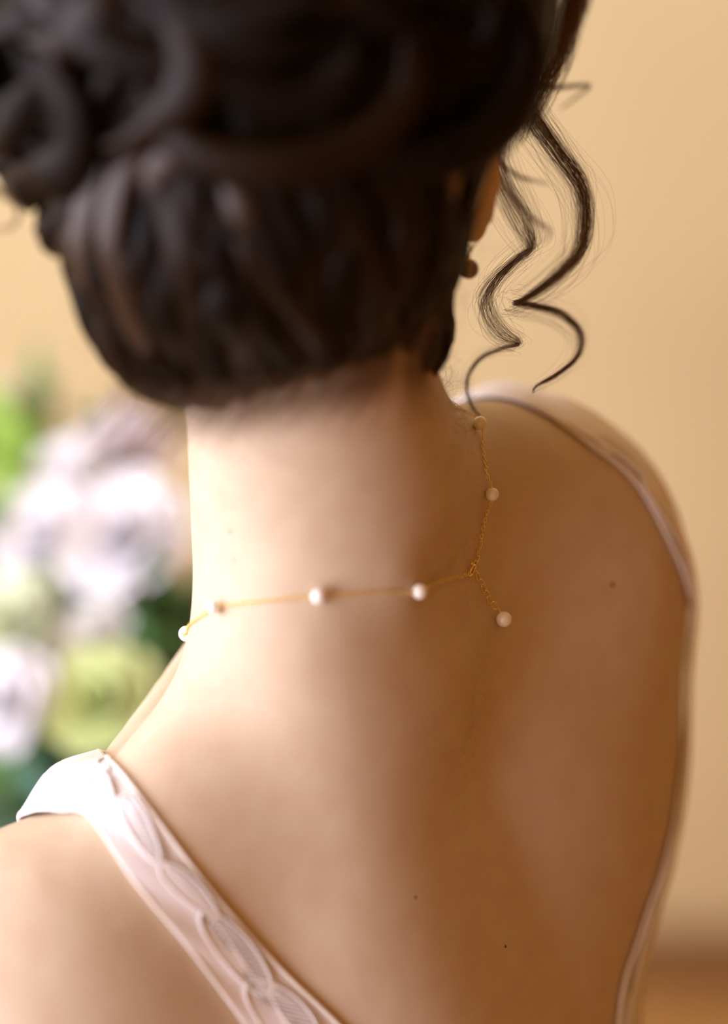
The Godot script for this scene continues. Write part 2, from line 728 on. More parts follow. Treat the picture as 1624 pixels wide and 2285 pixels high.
func room() -> void:
	struct("floor", box_at(Vector3(WX - 0.1, -0.1, WZ - 0.1), Vector3(2.3, 0, 3.1)), M.wood_floor, "honey brown wooden floor at the foot of the wall", "floor")
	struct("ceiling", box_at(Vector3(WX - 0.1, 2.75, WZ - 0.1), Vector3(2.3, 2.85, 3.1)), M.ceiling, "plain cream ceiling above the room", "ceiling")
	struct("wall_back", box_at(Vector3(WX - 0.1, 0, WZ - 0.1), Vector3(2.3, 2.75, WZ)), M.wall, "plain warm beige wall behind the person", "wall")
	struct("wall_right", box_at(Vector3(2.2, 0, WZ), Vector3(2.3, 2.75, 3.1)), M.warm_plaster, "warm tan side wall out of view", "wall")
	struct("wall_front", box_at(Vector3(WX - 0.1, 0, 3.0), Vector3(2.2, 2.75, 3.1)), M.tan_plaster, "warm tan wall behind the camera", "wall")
	# the window wall: pieces round the opening
	var y0 := 1.0
	var y1 := 2.66
	var z0 := -0.82
	var z1 := 2.62
	var x0 := WX - 0.1
	struct("wall_left", joined([
		box_at(Vector3(x0, 0, WZ), Vector3(WX, y0, 3.0)), box_at(Vector3(x0, y1, WZ), Vector3(WX, 2.75, 3.0)),
		box_at(Vector3(x0, y0, WZ), Vector3(WX, y1, z0)), box_at(Vector3(x0, y0, z1), Vector3(WX, y1, 3.0))]), M.wall, "beige wall with the window opening", "wall")
	struct("baseboard_back", box_at(Vector3(WX, 0, WZ), Vector3(2.2, 0.075, WZ + 0.018), 0.004), M.brown_wood, "dark brown baseboard along the foot of the beige wall", "baseboard")
	var win := thing("window_1", "white framed window letting daylight in from the left", "window", Vector3.ZERO)
	win.set_meta("kind", "structure")
	var fr := [box_at(Vector3(x0, y0, z0), Vector3(WX + 0.02, y0 + 0.05, z1), 0.004), box_at(Vector3(x0, y1 - 0.05, z0), Vector3(WX + 0.02, y1, z1), 0.004),
		box_at(Vector3(x0, y0, z0), Vector3(WX + 0.02, y1, z0 + 0.05), 0.004), box_at(Vector3(x0, y0, z1 - 0.05), Vector3(WX + 0.02, y1, z1), 0.004),
		box_at(Vector3(x0 + 0.03, y0, 0.88), Vector3(x0 + 0.07, y1, 0.92), 0.004)]
	part("window_frame", joined(fr), M.white_wood, win)
	part("window_sill", box_at(Vector3(x0, y0 - 0.03, z0 - 0.05), Vector3(WX + 0.12, y0, z1 + 0.05), 0.006), M.white_wood, win)


# ------------------------------------------------------------------ the person

func person() -> void:
	var pn := thing("person", "person seen from behind with dark pinned-up curls, bare back and a white lace gown", "person")
	var out := empty_out()
	var skin := body
	nets(skin, Vector3(-270, -430, -160), Vector3(210, 130, 330), 4.5, out)
	nets(skin, Vector3(-300, -1400, -200), Vector3(260, -418, 330), 13.0, out)
	nets(skin, Vector3(-110, 112, -80), Vector3(170, 290, 260), 5.0, out)
	nets(ear, h2b(Vector3(74, 4, 0)) - Vector3.ONE * 42, h2b(Vector3(74, 4, 0)) + Vector3.ONE * 42, 1.6, out)
	nets(func(p): return hand(p, GRIP_R, 1.0), GRIP_R - Vector3(60, 70, 60), GRIP_R + Vector3(75, 70, 60), 3.2, out)
	nets(func(p): return hand(p, GRIP_L, -1.0), GRIP_L - Vector3(75, 70, 60), GRIP_L + Vector3(60, 70, 60), 3.2, out)
	part("body", from_arrays(out), M.skin, pn)
	print("body tris ", out[2].size() / 3)
	for sx in [-1.0, 1.0]:
		var eb := part("eye", ball(0.0115, 20), M.eye_white, pn)
		eb.position = w(h2b(Vector3(30.0 * sx, 6, 63)))
		var iris := part("iris", ball(0.0058, 16, Vector3(1, 1, 0.35)), M.iris, eb)
		iris.transform = Transform3D(Basis(wd(HR), wd(HU), wd(HF)), wd(HF) * 0.0102)
	var mouth := part("lips", ball(0.021, 20, Vector3(1, 0.32, 0.3)), M.lips, pn)
	mouth.transform = Transform3D(Basis(wd(HR), wd(HU), wd(HF)), w(h2b(Vector3(0, -44, 85))))
	moles(pn)
	hair(pn)
	gown(pn)


func moles(pn: Node3D) -> void:
	var k := 0
	for a in [[-28, 17, 55, 0.55], [114, -51, -15, 0.95], [-35, -104, -35, 0.6], [1, -134, -67, 0.6], [-36, 8, 50, 0.4]]:
		var p := snap(body, Vector3(a[0], a[1], a[2]), 0.0)
		var n := wd(normal_at(body, p))
		var o := part("mole", ball(a[3] * 0.001, 12, Vector3(1, 0.3, 1)), M.mole, pn)
		o.transform = Transform3D(Basis(Quaternion(Vector3.UP, n)), w(p))
		k += 1


func hp(az: float, el: float, lift: float) -> Vector3:   # a point on the hair, from angles about the head (degrees; azimuth 0 is straight back, positive to her right)
	var a := deg_to_rad(az)
	var e := deg_to_rad(el)
	var dir := Vector3(sin(a) * cos(e), sin(e), -cos(a) * cos(e))
	var o := Vector3(-4, 20, 0)
	var r := 150.0
	for i in 14:
		var d := hair_mass(h2b(o + dir * r))
		r -= d * 0.9
		if d < 0.3:
			break
	return h2b(o + dir * (r + lift))


func lock(pts: Array, rad: Array, t: Tubes, flat := 0.55, sides := 20) -> void:
	var p := PackedVector3Array()
	var r := PackedFloat32Array()
	var n := pts.size() * 5
	for i in n + 1:
		var s := float(i) / n
		p.append(w(catmull(pts, s)))
		r.append(maxf(catmull(rad, s), 0.3) * 0.001)
	var c := w(h2b(Vector3(0, 40, 0)))
	var mid := p[p.size() / 2]
	var outward := (mid - c).normalized()
	var tan := (p[p.size() / 2 + 1] - mid).normalized()
	t.add(p, r, sides, flat, outward.cross(tan).normalized(), true, 8, 0.07)


func strand(t: Tubes, pts: PackedVector3Array, r0: float, r1: float) -> void:
	var r := PackedFloat32Array()
	for i in pts.size():
		r.append(lerpf(r0, r1, float(i) / (pts.size() - 1)) * 0.001)
	t.add(pts, r, 3)


func tress(t: Tubes, guide: Array, rad: Array, count: int, wave: float, thick := 0.048) -> void:
	# a loose lock of single hairs about a guide line
	var steps := guide.size() * 5
	for k in count:
		var a := rng.randf() * TAU
		var u := sqrt(rng.randf())
		var off := Vector3(cos(a), sin(a), rng.randf_range(-0.6, 0.6)) * u
		var drift := Vector3(rng.randf_range(-1, 1), rng.randf_range(-1, 1), rng.randf_range(-1, 1)) * 0.45
		var f1 := rng.randf_range(2.0, 7.0)
		var ph := rng.randf() * TAU
		var s0 := rng.randf_range(0.0, 0.12)
		var s1 := rng.randf_range(0.86, 1.0)
		if rng.randf() < 0.6:
			s1 = rng.randf_range(0.42, 0.8)
		var pts := PackedVector3Array()
		for i in steps + 1:
			var s := lerpf(s0, s1, float(i) / steps)
			var c: Vector3 = catmull(guide, s)
			var r: float = maxf(catmull(rad, s), 0.25)
			var o := off + drift * (s - 0.5)
			o += Vector3(sin(s * f1 * 3.0 + ph), cos(s * f1 * 2.3 + ph * 2.0), sin(s * f1 * 1.7 + ph)) * 0.25
			pts.append(w(c + o * r + Vector3(sin(s * 9.0 + ph), cos(s * 11.0 + ph), 0) * wave))
		strand(t, pts, thick, thick * 0.7)


func hair(pn: Node3D) -> void:
	var out := empty_out()
	nets(hair_mass, Vector3(-110, 30, -90), Vector3(190, 300, 230), 5.0, out)
	var hr := part("hair", from_arrays(out), M.hair, pn)
	# combed sections swept up from the nape
	var t: Tubes
	for i in 78:
		var u := i / 77.0
		var az := lerpf(-96.0, 33.0, u) + rng.randf_range(-4, 4)
		var low := lerpf(-50.0, -56.0, u) + rng.randf_range(-4, 5)
		if i % 3 == 2:
			low += rng.randf_range(8, 34)
		if az < -70.0:
			low = lerpf(-16.0, -44.0, (az + 96.0) / 26.0) + rng.randf_range(-4, 8)
		var top_az := az * 0.6 - 8.0 + rng.randf_range(-16, 16)
		var top := rng.randf_range(8, 32)
		var slim := 0.65 if az > 18.0 else 1.0
		var pts := []
		var rad := []
		var wob := rng.randf_range(-9, 9)
		var ph := rng.randf_range(0.0, 3.0)
		var size := rng.randf_range(0.6, 1.15) * slim
		for k in 7:
			var s := k / 6.0
			pts.append(hp(lerpf(az, top_az, s) + sin(s * 5.5 + ph) * wob * sqrt(s), lerpf(low, top, s), ([-1.0, 0.8, 1.8, 2.4, 2.6, 2.2, 0.0][k] + rng.randf_range(-1.0, 1.6)) * slim))
			rad.append([1.0, 3.6, 5.2, 6.4, 6.2, 5.0, 2.0][k] * size)
		t = Tubes.new()
		lock(pts, rad, t, rng.randf_range(0.4, 0.65))
		part("hair_lock", t.mesh(), [M.hair, M.hair_warm, M.hair_deep, M.hair_warm, M.hair][(i * 7) % 5], hr)
	# sections drawn up behind the right ear
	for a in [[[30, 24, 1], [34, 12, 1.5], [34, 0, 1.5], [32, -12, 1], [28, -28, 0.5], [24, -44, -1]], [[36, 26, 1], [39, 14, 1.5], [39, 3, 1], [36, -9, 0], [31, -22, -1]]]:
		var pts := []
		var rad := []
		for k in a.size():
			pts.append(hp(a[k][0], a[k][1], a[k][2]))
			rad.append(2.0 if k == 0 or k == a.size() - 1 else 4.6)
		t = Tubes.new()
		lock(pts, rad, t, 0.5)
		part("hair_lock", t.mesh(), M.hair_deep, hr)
	# coils of the updo above
	for i in 34:
		var ca := rng.randf_range(-82, 26)
		var ce := rng.randf_range(22, 60)
		var ra := rng.randf_range(12, 26)
		var a0 := rng.randf() * TAU
		var pts := []
		var rad := []
		var sweep := rng.randf_range(3.0, 5.0)
		for k in 7:
			var s := k / 6.0
			var a := a0 + s * sweep
			pts.append(hp(ca + cos(a) * ra, ce + sin(a) * ra * 0.55, (4.0 + 7.0 * sin(s * PI)) * (0.5 if ca + cos(a) * ra > 25.0 else 1.0) + rng.randf_range(-1, 2)))
			rad.append([3.0, 6.5, 8.0, 8.5, 8.0, 6.5, 3.0][k] * rng.randf_range(0.85, 1.2))
		t = Tubes.new()
		lock(pts, rad, t, 0.6)
		part("hair_coil", t.mesh(), [M.hair, M.hair_deep, M.hair_warm][i % 3], hr)
	# the broad bright coil rim and the messy coils at the left edge
	for a in [
		[[-52, 25, 5], [-42, 31, 8], [-29, 31, 9], [-19, 27, 10], [-11, 24, 10], [-4, 25, 9], [2, 32, 6]],
		[[-60, 30, 6], [-70, 22, 12], [-80, 18, 14], [-90, 24, 12], [-86, 32, 8]],
		[[-70, 14, 6], [-80, 8, 12], [-92, 8, 14], [-98, 15, 12], [-90, 22, 8]],
		[[-66, 4, 4], [-76, -2, 8], [-86, 0, 9], [-92, 8, 8]],
	]:
		var pts := []
		var rad := []
		for k in a.size():
			pts.append(hp(a[k][0], a[k][1], a[k][2]))
			rad.append(3.0 if k == 0 or k == a.size() - 1 else 8.0)
		t = Tubes.new()
		lock(pts, rad, t, 0.6)
		part("hair_coil", t.mesh(), M.hair, hr)
	# a few locks coloured lighter, painting in the window highlights on the hair
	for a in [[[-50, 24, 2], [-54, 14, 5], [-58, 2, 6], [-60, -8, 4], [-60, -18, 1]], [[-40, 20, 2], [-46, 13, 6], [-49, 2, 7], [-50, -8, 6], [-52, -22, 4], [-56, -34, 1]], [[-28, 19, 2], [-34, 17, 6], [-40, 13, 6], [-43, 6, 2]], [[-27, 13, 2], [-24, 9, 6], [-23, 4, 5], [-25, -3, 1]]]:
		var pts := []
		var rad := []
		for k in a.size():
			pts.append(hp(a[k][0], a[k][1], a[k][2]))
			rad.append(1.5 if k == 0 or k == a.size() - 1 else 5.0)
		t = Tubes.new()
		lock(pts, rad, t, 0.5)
		part("hair_lock", t.mesh(), M.hair_painted_highlight, hr, "lock painted lighter brown as a window highlight")
	# single hairs drawn up over the locks
	t = Tubes.new()
	for i in 1500:
		var az := rng.randf_range(-98, 34)
		var el := rng.randf_range(-54, 10) if az > -70 else rng.randf_range(-20, 20)
		var up := rng.randf_range(14, 44)
		var lift := rng.randf_range(2.0, 6.5) * (0.5 if az > 18.0 else 1.0)
		var wob := rng.randf_range(-9, 9)
		var pts := PackedVector3Array()
		for k in 8:
			var s := k / 7.0
			pts.append(w(hp(lerpf(az, az * 0.72 - 6.0, s) + sin(s * 4.0 + i) * wob * 0.5, el + up * s, lift * (0.25 + sin(s * PI)))))
		strand(t, pts, 0.09, 0.06)
	part("hair_strands", t.mesh(), M.hair_warm, hr).set_meta("kind", "stuff")
	# side hair above the ear
	t = Tubes.new()
	tress(t, [h2b(Vector3(84, 84, 8)), h2b(Vector3(96, 72, 10)), Vector3(138, 180, 53), Vector3(134, 160, 53), Vector3(131, 144, 56), Vector3(127, 128, 61), Vector3(121, 117, 62)], [4.0, 5.0, 5.0, 5.5, 6.0, 6.0, 5.0], 520, 0.4, 0.08)
	part("side_tress", t.mesh(), M.hair_strand, hr)
	# long curl hanging before the ear
	t = Tubes.new()
	var g1 := [h2b(Vector3(84, 52, 6)), Vector3(127, 130, 71), Vector3(131, 119, 65), Vector3(132, 110, 54), Vector3(131, 101, 40), Vector3(126, 93, 32), Vector3(117, 84, 26), Vector3(105, 77, 27), Vector3(99, 65, 37), Vector3(106, 56, 47), Vector3(124, 44, 51), Vector3(136, 36, 49), Vector3(138, 30, 41), Vector3(127, 29, 32), Vector3(112, 29, 29), Vector3(102, 27, 31), Vector3(105, 20, 35)]
	tress(t, g1, [3.0, 4.2, 4.0, 3.6, 3.3, 3.3, 3.1, 2.6, 1.2, 1.1, 1.4, 1.5, 1.4, 1.1, 0.9, 0.6, 0.4], 210, 0.3)
	tress(t, g1, [4.0, 8.0, 9.0, 9.0, 9.0, 9.0, 9.0, 8.0, 6.0, 6.0, 6.0, 6.0, 5.0, 4.0, 3.0, 3.0, 2.0], 70, 1.4, 0.035)
	part("curl", t.mesh(), M.hair_strand, hr, "long dark corkscrew curl hanging free")
	t = Tubes.new()
	var g2 := [h2b(Vector3(80, 40, 4)), Vector3(123, 126, 69), Vector3(117, 117, 67), Vector3(111, 109, 64), Vector3(109, 101, 58), Vector3(108, 92, 48), Vector3(110, 81, 44), Vector3(110, 72, 51), Vector3(101, 66, 53), Vector3(92, 62, 50), Vector3(87, 59, 42), Vector3(91, 52, 39), Vector3(100, 44, 39), Vector3(104, 34, 51), Vector3(102, 25, 61), Vector3(95, 18, 61), Vector3(89, 14, 53), Vector3(91, 9, 50), Vector3(96, 5, 52)]
	tress(t, g2, [2.5, 3.0, 4.0, 5.0, 5.5, 5.5, 2.2, 2.0, 2.8, 3.6, 4.0, 3.4, 1.1, 0.9, 0.9, 0.9, 0.8, 0.6, 0.4], 100, 0.4)
	tress(t, g2, [3.0, 6.0, 6.0, 8.0, 9.0, 9.0, 7.0, 6.0, 6.0, 6.0, 6.0, 5.0, 4.0, 3.0, 3.0, 3.0, 2.0, 2.0, 1.0], 70, 1.5, 0.035)
	part("curl", t.mesh(), M.hair_strand, hr, "thinner loose curl beside the earring")
	# wisps on the far side of the face and at the left of the head
	for a in [
		[[174, 99, 106], [193, 92, 108], [206, 90, 102], [208, 82, 109], [199, 77, 112]],
		[[150, 78, 99], [163, 66, 99], [171, 62, 96], [178, 58, 95]],
		[[148, 74, 98], [158, 58, 96], [163, 50, 91], [169, 43, 86], [170, 34, 93]],
		[[-72, 147, 132], [-69, 143, 125], [-68, 139, 119], [-72, 134, 118], [-79, 133, 124]],
		[[-68, 155, 137], [-64, 153, 131], [-59, 155, 129], [-60, 158, 132], [-66, 159, 139]],
	]:
		var g := [h2b(Vector3(70, 16, 42)), Vector3(122, 104, 84)] if a[0][0] > 0 else [h2b(Vector3(-72, 40, 30))]
		for q in a:
			g.append(Vector3(q[0], q[1], q[2]))
		t = Tubes.new()
		tress(t, g, [1.6, 1.5, 1.4, 1.2, 1.0, 0.6], 60, 0.15, 0.06)
		part("wisp", t.mesh(), M.hair_strand, hr)
	# fine hair along the hairline, lying on the neck
	t = Tubes.new()
	for i in 1700:
		var az := rng.randf_range(-76, 44)
		var p := hp(az, rng.randf_range(-56, -34), rng.randf_range(-1.5, 2.5))
		var pts := PackedVector3Array()
		var dir := Vector3(-0.75 + rng.randf_range(-0.25, 0.35), -0.62 + rng.randf_range(-0.3, 0.2), 0.1)
		if az > 25.0:
			dir = Vector3(-0.2 + rng.randf_range(-0.4, 0.5), -0.8, 0.1)
		var len := rng.randf_range(1.6, 3.6)
		var lift := rng.randf_range(0.2, 3.0)
		var turn := rng.randf_range(-0.12, 0.05)
		for k in 9:
			pts.append(w(p))
			dir = (dir + Vector3(turn, rng.randf_range(-0.06, 0.06), 0)).normalized()
			p += dir * len
			var d := body(p)
			if d < lift:
				p = snap(body, p, lift)
		strand(t, pts, 0.055, 0.02)
	part("hairline_wisps", t.mesh(), M.hair_strand, hr).set_meta("kind", "stuff")
	t = Tubes.new()
	for i in 190:   # short frizz at the right of the nape
		var p := snap(body, Vector3(rng.randf_range(34, 66), rng.randf_range(30, 88), rng.randf_range(20, 60)), 0.2)
		var n := normal_at(body, p)
		var dir := (n * 1.0 + Vector3(rng.randf_range(-0.4, 0.6), rng.randf_range(-0.9, 0.3), rng.randf_range(-0.5, 0.5))).normalized()
		var axis := Vector3(rng.randf_range(-1, 1), rng.randf_range(-1, 1), rng.randf_range(-1, 1)).normalized()
		var bend := rng.randf_range(0.12, 0.5)
		var pts := PackedVector3Array()
		for k in 11:
			pts.append(w(p))
			dir = dir.rotated(axis, bend)
			p += dir * rng.randf_range(0.9, 1.4)
			if body(p) < 0.3:
				p = snap(body, p, 0.5)
		strand(t, pts, 0.042, 0.025)
	for i in 700:   # flyaway fuzz all over the pinned hair
		var az := rng.randf_range(-100, 60)
		var el := rng.randf_range(-44, 45)
		var p := hp(az, el, 3.0)
		var n := (p - h2b(Vector3(0, 20, 0))).normalized()
		var dir := (n * rng.randf_range(0.2, 0.9) + Vector3(rng.randf_range(-1, 1), rng.randf_range(-1, 1), rng.randf_range(-1, 1)) * 0.8).normalized()
		var axis := Vector3(rng.randf_range(-1, 1), rng.randf_range(-1, 1), rng.randf_range(-1, 1)).normalized()
		var bend := rng.randf_range(0.05, 0.35)
		var pts := PackedVector3Array()
		for k in 8:
			pts.append(w(p))
			dir = dir.rotated(axis, bend)
			p += dir * rng.randf_range(1.2, 2.4)
		strand(t, pts, 0.04, 0.02)
	part("flyaway_hairs", t.mesh(), M.hair_strand, hr).set_meta("kind", "stuff")
	# soft down on the neck and back
	t = Tubes.new()
	for i in 8000:
		var p := Vector3(rng.randf_range(-50, 110), rng.randf_range(-150, 60), -70)
		p.z = 30.0 - 0.5 * maxf(-p.y, 0.0)
		if rng.randf() < 0.45:
			p = Vector3(rng.randfn(14 - p.y * -0.12, 16), p.y, p.z)
		p = snap(body, p, 0.02)
		if absf(body(p)) > 0.5 or hair_mass(p) < 4.0:
			continue
		var n := normal_at(body, p)
		var dir := Vector3(0.35 + rng.randf_range(-0.35, 0.35), -0.8, 0) + n * rng.randf_range(0.15, 0.4)
		dir = dir.normalized()
		var pts := PackedVector3Array()
		var len := rng.randf_range(0.45, 0.95)
		var bend := rng.randf_range(-0.1, 0.1)
		for k in 5:
			pts.append(w(p))
			dir = (dir.rotated(n, bend) - n * 0.1).normalized()
			p += dir * len
		strand(t, pts, 0.017, 0.007)
	part("body_down", t.mesh(), M.down, pn).set_meta("kind", "stuff")


# ------------------------------------------------------------------ the gown

func strap_at(inner: Array, outer: Array, s: float, t: float, lift: float) -> Vector3:
	var p: Vector3 = catmull(inner, s)
	var q: Vector3 = catmull(outer, s)
	var rise := 0.0 if p.x > 0.0 else 6.0 * exp(-pow((s - 0.22) / 0.1, 2.0)) * sin(clampf(t, 0.0, 1.0) * PI)   # the strap stands off the shoulder's crest
	return snap(torso, p.lerp(q, t), lift + rise)


func ribbon(inner: Array, outer: Array, s0: float, s1: float, t0: float, t1: float, ns: int, nt: int, lift: float, thick: float) -> ArrayMesh:
	# a sheet of cloth with thickness over the shoulder
	var st := begin()
	var g := []
	for i in ns + 1:
		var row := []
		for j in nt + 1:
			var s := lerpf(s0, s1, float(i) / ns)
			var t := lerpf(t0 if t0 >= 0.0 else lace_edge(s), t1, float(j) / nt)
			var p := strap_at(inner, outer, s, t, lift + 0.4 * sin(s * 60.0 + t * 5.0))
			row.append([w(p), wd(normal_at(torso, p))])
		g.append(row)
	var th := thick * 0.001
	for i in ns:
		for j in nt:
			var a = g[i][j]
			var b = g[i + 1][j]
			var c = g[i + 1][j + 1]
			var d = g[i][j + 1]
			st.set_smooth_group(0)
			quad(st, a[0] + a[1] * th, b[0] + b[1] * th, c[0] + c[1] * th, d[0] + d[1] * th, a[1])
			st.set_smooth_group(1)
			quad(st, a[0], b[0], c[0], d[0], -a[1])
	st.set_smooth_group(2)
	for i in ns:
		for j in [0, nt]:
			var a = g[i][j]
			var b = g[i + 1][j]
			var out: Vector3 = (g[i][j][0] - g[i][nt - j][0])
			quad(st, a[0], b[0], b[0] + b[1] * th, a[0] + a[1] * th, out)
	st.generate_normals()
	st.index()
	return st.commit()


func cord(t: Tubes, inner: Array, outer: Array, path: Array, lift: float, r: float) -> void:
	var pts := PackedVector3Array()
	var rr := PackedFloat32Array()
	var n := path.size() * 4
	for i in n + 1:
		var q: Vector2 = catmull(path, float(i) / n)
		pts.append(w(strap_at(inner, outer, q.x, q.y, lift)))
		rr.append(r * 0.001)
	t.add(pts, rr, 6, 1.0, Vector3.ZERO, true)


func leaf_motif(t: Tubes, inner: Array, outer: Array, s: float, tt: float, ls: float, lt: float, skew: float, lift: float) -> void:
	var rim := []
	for i in 13:
		var a := TAU * i / 12.0
		rim.append(Vector2(s + cos(a) * ls, tt + sin(a) * lt * (1.0 - 0.25 * cos(a)) + cos(a) * skew))
	cord(t, inner, outer, rim, lift, 0.55)
	cord(t, inner, outer, [Vector2(s - ls, tt - skew), Vector2(s, tt), Vector2(s + ls, tt + skew)], lift, 0.45)
	for k in 15:
		var x := -0.84 + 0.12 * k
		var hgt := sqrt(maxf(1.0 - x * x, 0.05)) * lt * 0.9
		for sg in [-1.0, 1.0]:
			cord(t, inner, outer, [Vector2(s + x * ls, tt + x * skew), Vector2(s + (x + 0.16) * ls, tt + x * skew + sg * hgt)], lift, 0.4)


func lace_edge(s: float) -> float:   # how far the dense lace reaches in from the outer binding, scalloped
	var e := lerpf(0.015, 0.30, smoothstep(0.22, 0.42, s)) + 0.24 * smoothstep(0.48, 0.66, s)
	return e + 0.07 * sin(s * 70.0) * smoothstep(0.24, 0.34, s) + 0.04 * sin(s * 163.0) * smoothstep(0.24, 0.34, s)


func strap(dress: Node3D, inner: Array, outer: Array, called: String) -> void:
	var sp := part(called, ribbon(inner, outer, 0, 1, 0, 1, 130, 12, 1.2, 0.5), M.net, dress, "sheer nude net shoulder strap with white lace")
	var t := Tubes.new()
	for e in [[0.015, 0.75], [0.985, 0.9]]:
		var pts := PackedVector3Array()
		var r := PackedFloat32Array()
		for i in 121:
			pts.append(w(strap_at(inner, outer, i / 120.0, e[0], 1.7)))
			r.append(e[1] * 0.001)
		t.add(pts, r, 8)
	part("strap_binding", t.mesh(), M.gown, sp)
	part("strap_lace", ribbon(inner, outer, 0, 0.86, -1, 1.0, 130, 12, 2.0, 0.5), M.lace, sp)
	t = Tubes.new()
	for k in [[0.36, 0.40, 0.045, 0.16, 0.12], [0.44, 0.36, 0.040, 0.20, 0.12], [0.515, 0.34, 0.034, 0.22, -0.04], [0.60, 0.42, 0.060, 0.27, 0.10], [0.69, 0.52, 0.055, 0.30, 0.10], [0.775, 0.40, 0.040, 0.26, -0.1], [0.85, 0.52, 0.045, 0.26, 0.1], [0.93, 0.5, 0.04, 0.26, -0.1]]:
		leaf_motif(t, inner, outer, k[0], k[1], k[2], k[3], k[4], 2.75)
	part("lace_leaf", t.mesh(), M.lace, sp)


func v3(a: Array) -> Array:
	var o := []
	for k in a:
		o.append(Vector3(k[0], k[1], k[2]))
	return o


func gown(pn: Node3D) -> void:
	var dr := Node3D.new()
	dr.name = "gown"
	pn.add_child(dr)
	dr.set_meta("label", "white lace gown cut low at the back")
	var li := v3([[-66, -215, 138], [-72, -108, 100], [-81, -79, 84], [-94, -58, 58], [-102, -51, 33], [-100, -74, 1], [-90, -104, -23], [-78, -130, -48], [-62, -166, -70], [-40, -230, -112], [-12, -325, -122]])
	var lo := v3([[-98, -222, 124], [-116, -112, 92], [-124, -80, 74], [-121, -64, 56], [-118, -59, 41], [-121, -70, 13], [-116, -92, -9], [-109, -123, -26], [-98, -164, -52], [-80, -245, -92], [-44, -345, -116]])
	strap(dr, li, lo, "shoulder_strap")
	var ri := v3([[84, -140, 118], [92, -80, 112], [108, -40, 92], [125, -10, 56], [135, -19, 33], [146, -33, 18], [150, -57, 0], [157, -102, -11], [148, -126, -25], [127, -152, -39], [100, -172, -53], [75, -186, -64], [42, -212, -88], [-10, -325, -122]])
	var ro := v3([[112, -150, 118], [128, -85, 112], [144, -42, 96], [152, -22, 68], [155, -26, 48], [158, -37, 27], [160, -60, 6], [164, -104, -4], [157, -131, -17], [137, -158, -33], [110, -179, -47], [86, -196, -59], [56, -226, -82], [14, -340, -118]])
	strap(dr, ri, ro, "shoulder_strap")
	var out := empty_out()
	nets(func(p): return maxf(torso(p) - 3.5, maxf(p.y + 300.0 + (0.0 if p.z < 20.0 else -minf((p.z - 20.0) * 1.6, 160.0)), absf(p.x + 22.0) - 118.0)), Vector3(-170, -490, -210), Vector3(140, -130, 210), 7.0, out)
	part("bodice", from_arrays(out), M.gown, dr)
	# full skirt to the floor, in folds
	var st := begin()
	var c := Vector3(-22, 0, 66 - 99)
	var ns := 14
	var na := 96
	var g := []
	for i in ns + 1:
		var s := float(i) / ns
		var row := []
		for k in na + 1:
			var a := TAU * k / na
			var fold := 1.0 + 0.07 * s * sin(a * 13.0 + 0.6 * sin(a * 3.0))
			var rx := lerpf(81, 420, pow(s, 0.7)) * fold
			var rz := lerpf(84, 400, pow(s, 0.7)) * fold
			row.append(w(c + Vector3(cos(a) * rx, lerpf(-430, -1400, s), sin(a) * rz)))
		g.append(row)
	for i in ns:
		for k in na:
			var mid: Vector3 = g[i][k] - w(c + Vector3(0, -900, 0))
			quad(st, g[i][k], g[i + 1][k], g[i + 1][k + 1], g[i][k + 1], Vector3(mid.x, 0.02, mid.z))
	st.generate_normals()
	part("skirt", st.commit(), M.gown, dr)


# ------------------------------------------------------------------ jewellery

func sweep_path(pts: Array, lift: float) -> PackedVector3Array:   # even 0.25 mm steps over the skin, body millimetres
	var fine := PackedVector3Array()
	for i in 401:
		fine.append(catmull(pts, i / 400.0))
	var o := PackedVector3Array()
	o.append(snap(body, fine[0], lift))
	var acc := 0.0
	for i in range(1, fine.size()):
		var seg := fine[i].distance_to(fine[i - 1])
		var left := 0.25 - acc
		while left < seg:
			o.append(snap(body, fine[i - 1].lerp(fine[i], left / seg), lift))
			left += 0.25
		acc = fposmod(acc + seg, 0.25)
	return o


func frame(at: Vector3, x: Vector3, z: Vector3) -> Transform3D:
	x = x.normalized()
	var y := z.cross(x).normalized()
	return Transform3D(Basis(x, y, x.cross(y)), at)


func pearl_on(parent: Node3D, path: PackedVector3Array, i: int, r: float, bead: Mesh, wire: Mesh, eye: Mesh, ends := [-1.0, 1.0]) -> void:
	var p := path[i]
	var n := normal_at(body, p)
	var c := snap(body, p, r * 0.92)
	var t := wd(path[min(i + 4, path.size() - 1)] - path[max(i - 4, 0)])
	var nw := wd(n)
	var pe := part("pearl", bead, M.pearl, parent)
	pe.transform = frame(w(c), t, nw).scaled_local(Vector3.ONE * r)
	for s in ends:
		var tn: Vector3 = t.normalized() * s
		var q := part("wire_wrap", wire, M.gold, parent)
		q.transform = frame(w(c) + tn * (r + 0.25) * 0.001 - nw * 0.0003, tn, nw)
		q = part("wire_eye", eye, M.gold, parent)
		q.transform = frame(w(c) + tn * (r + 1.35) * 0.001 - nw * 0.0004, tn, nw.rotated(tn, 0.6))


func chain(parent: Node3D, path: PackedVector3Array, i0: float, i1: float, pitch: float, link: Mesh, tilts: Array, beads: Array, called := "chain_link") -> void:
	var span := (i1 - i0) * 0.25
	var n: int = max(1, roundi(span / pitch))
	for k in n:
		var i := clampi(roundi(i0 + (k + 0.5) / n * (i1 - i0)), 2, path.size() - 3)
		var t := wd(path[i + 2] - path[i - 2]).normalized()
		var nw := wd(normal_at(body, path[i]))
		var o := part(called, link, M.gold, parent)
		var up := 0.0
		for b in beads:
			up = maxf(up, b[1] * 0.8 * exp(-maxf(absf(i - b[0]) * 0.25 - b[1] - 1.5, 0.0) / 2.2))
		o.transform = frame(w(path[i]) + nw * up * 0.001, t, nw.rotated(t, tilts[k % 2] + rng.randf_range(-0.2, 0.2)))


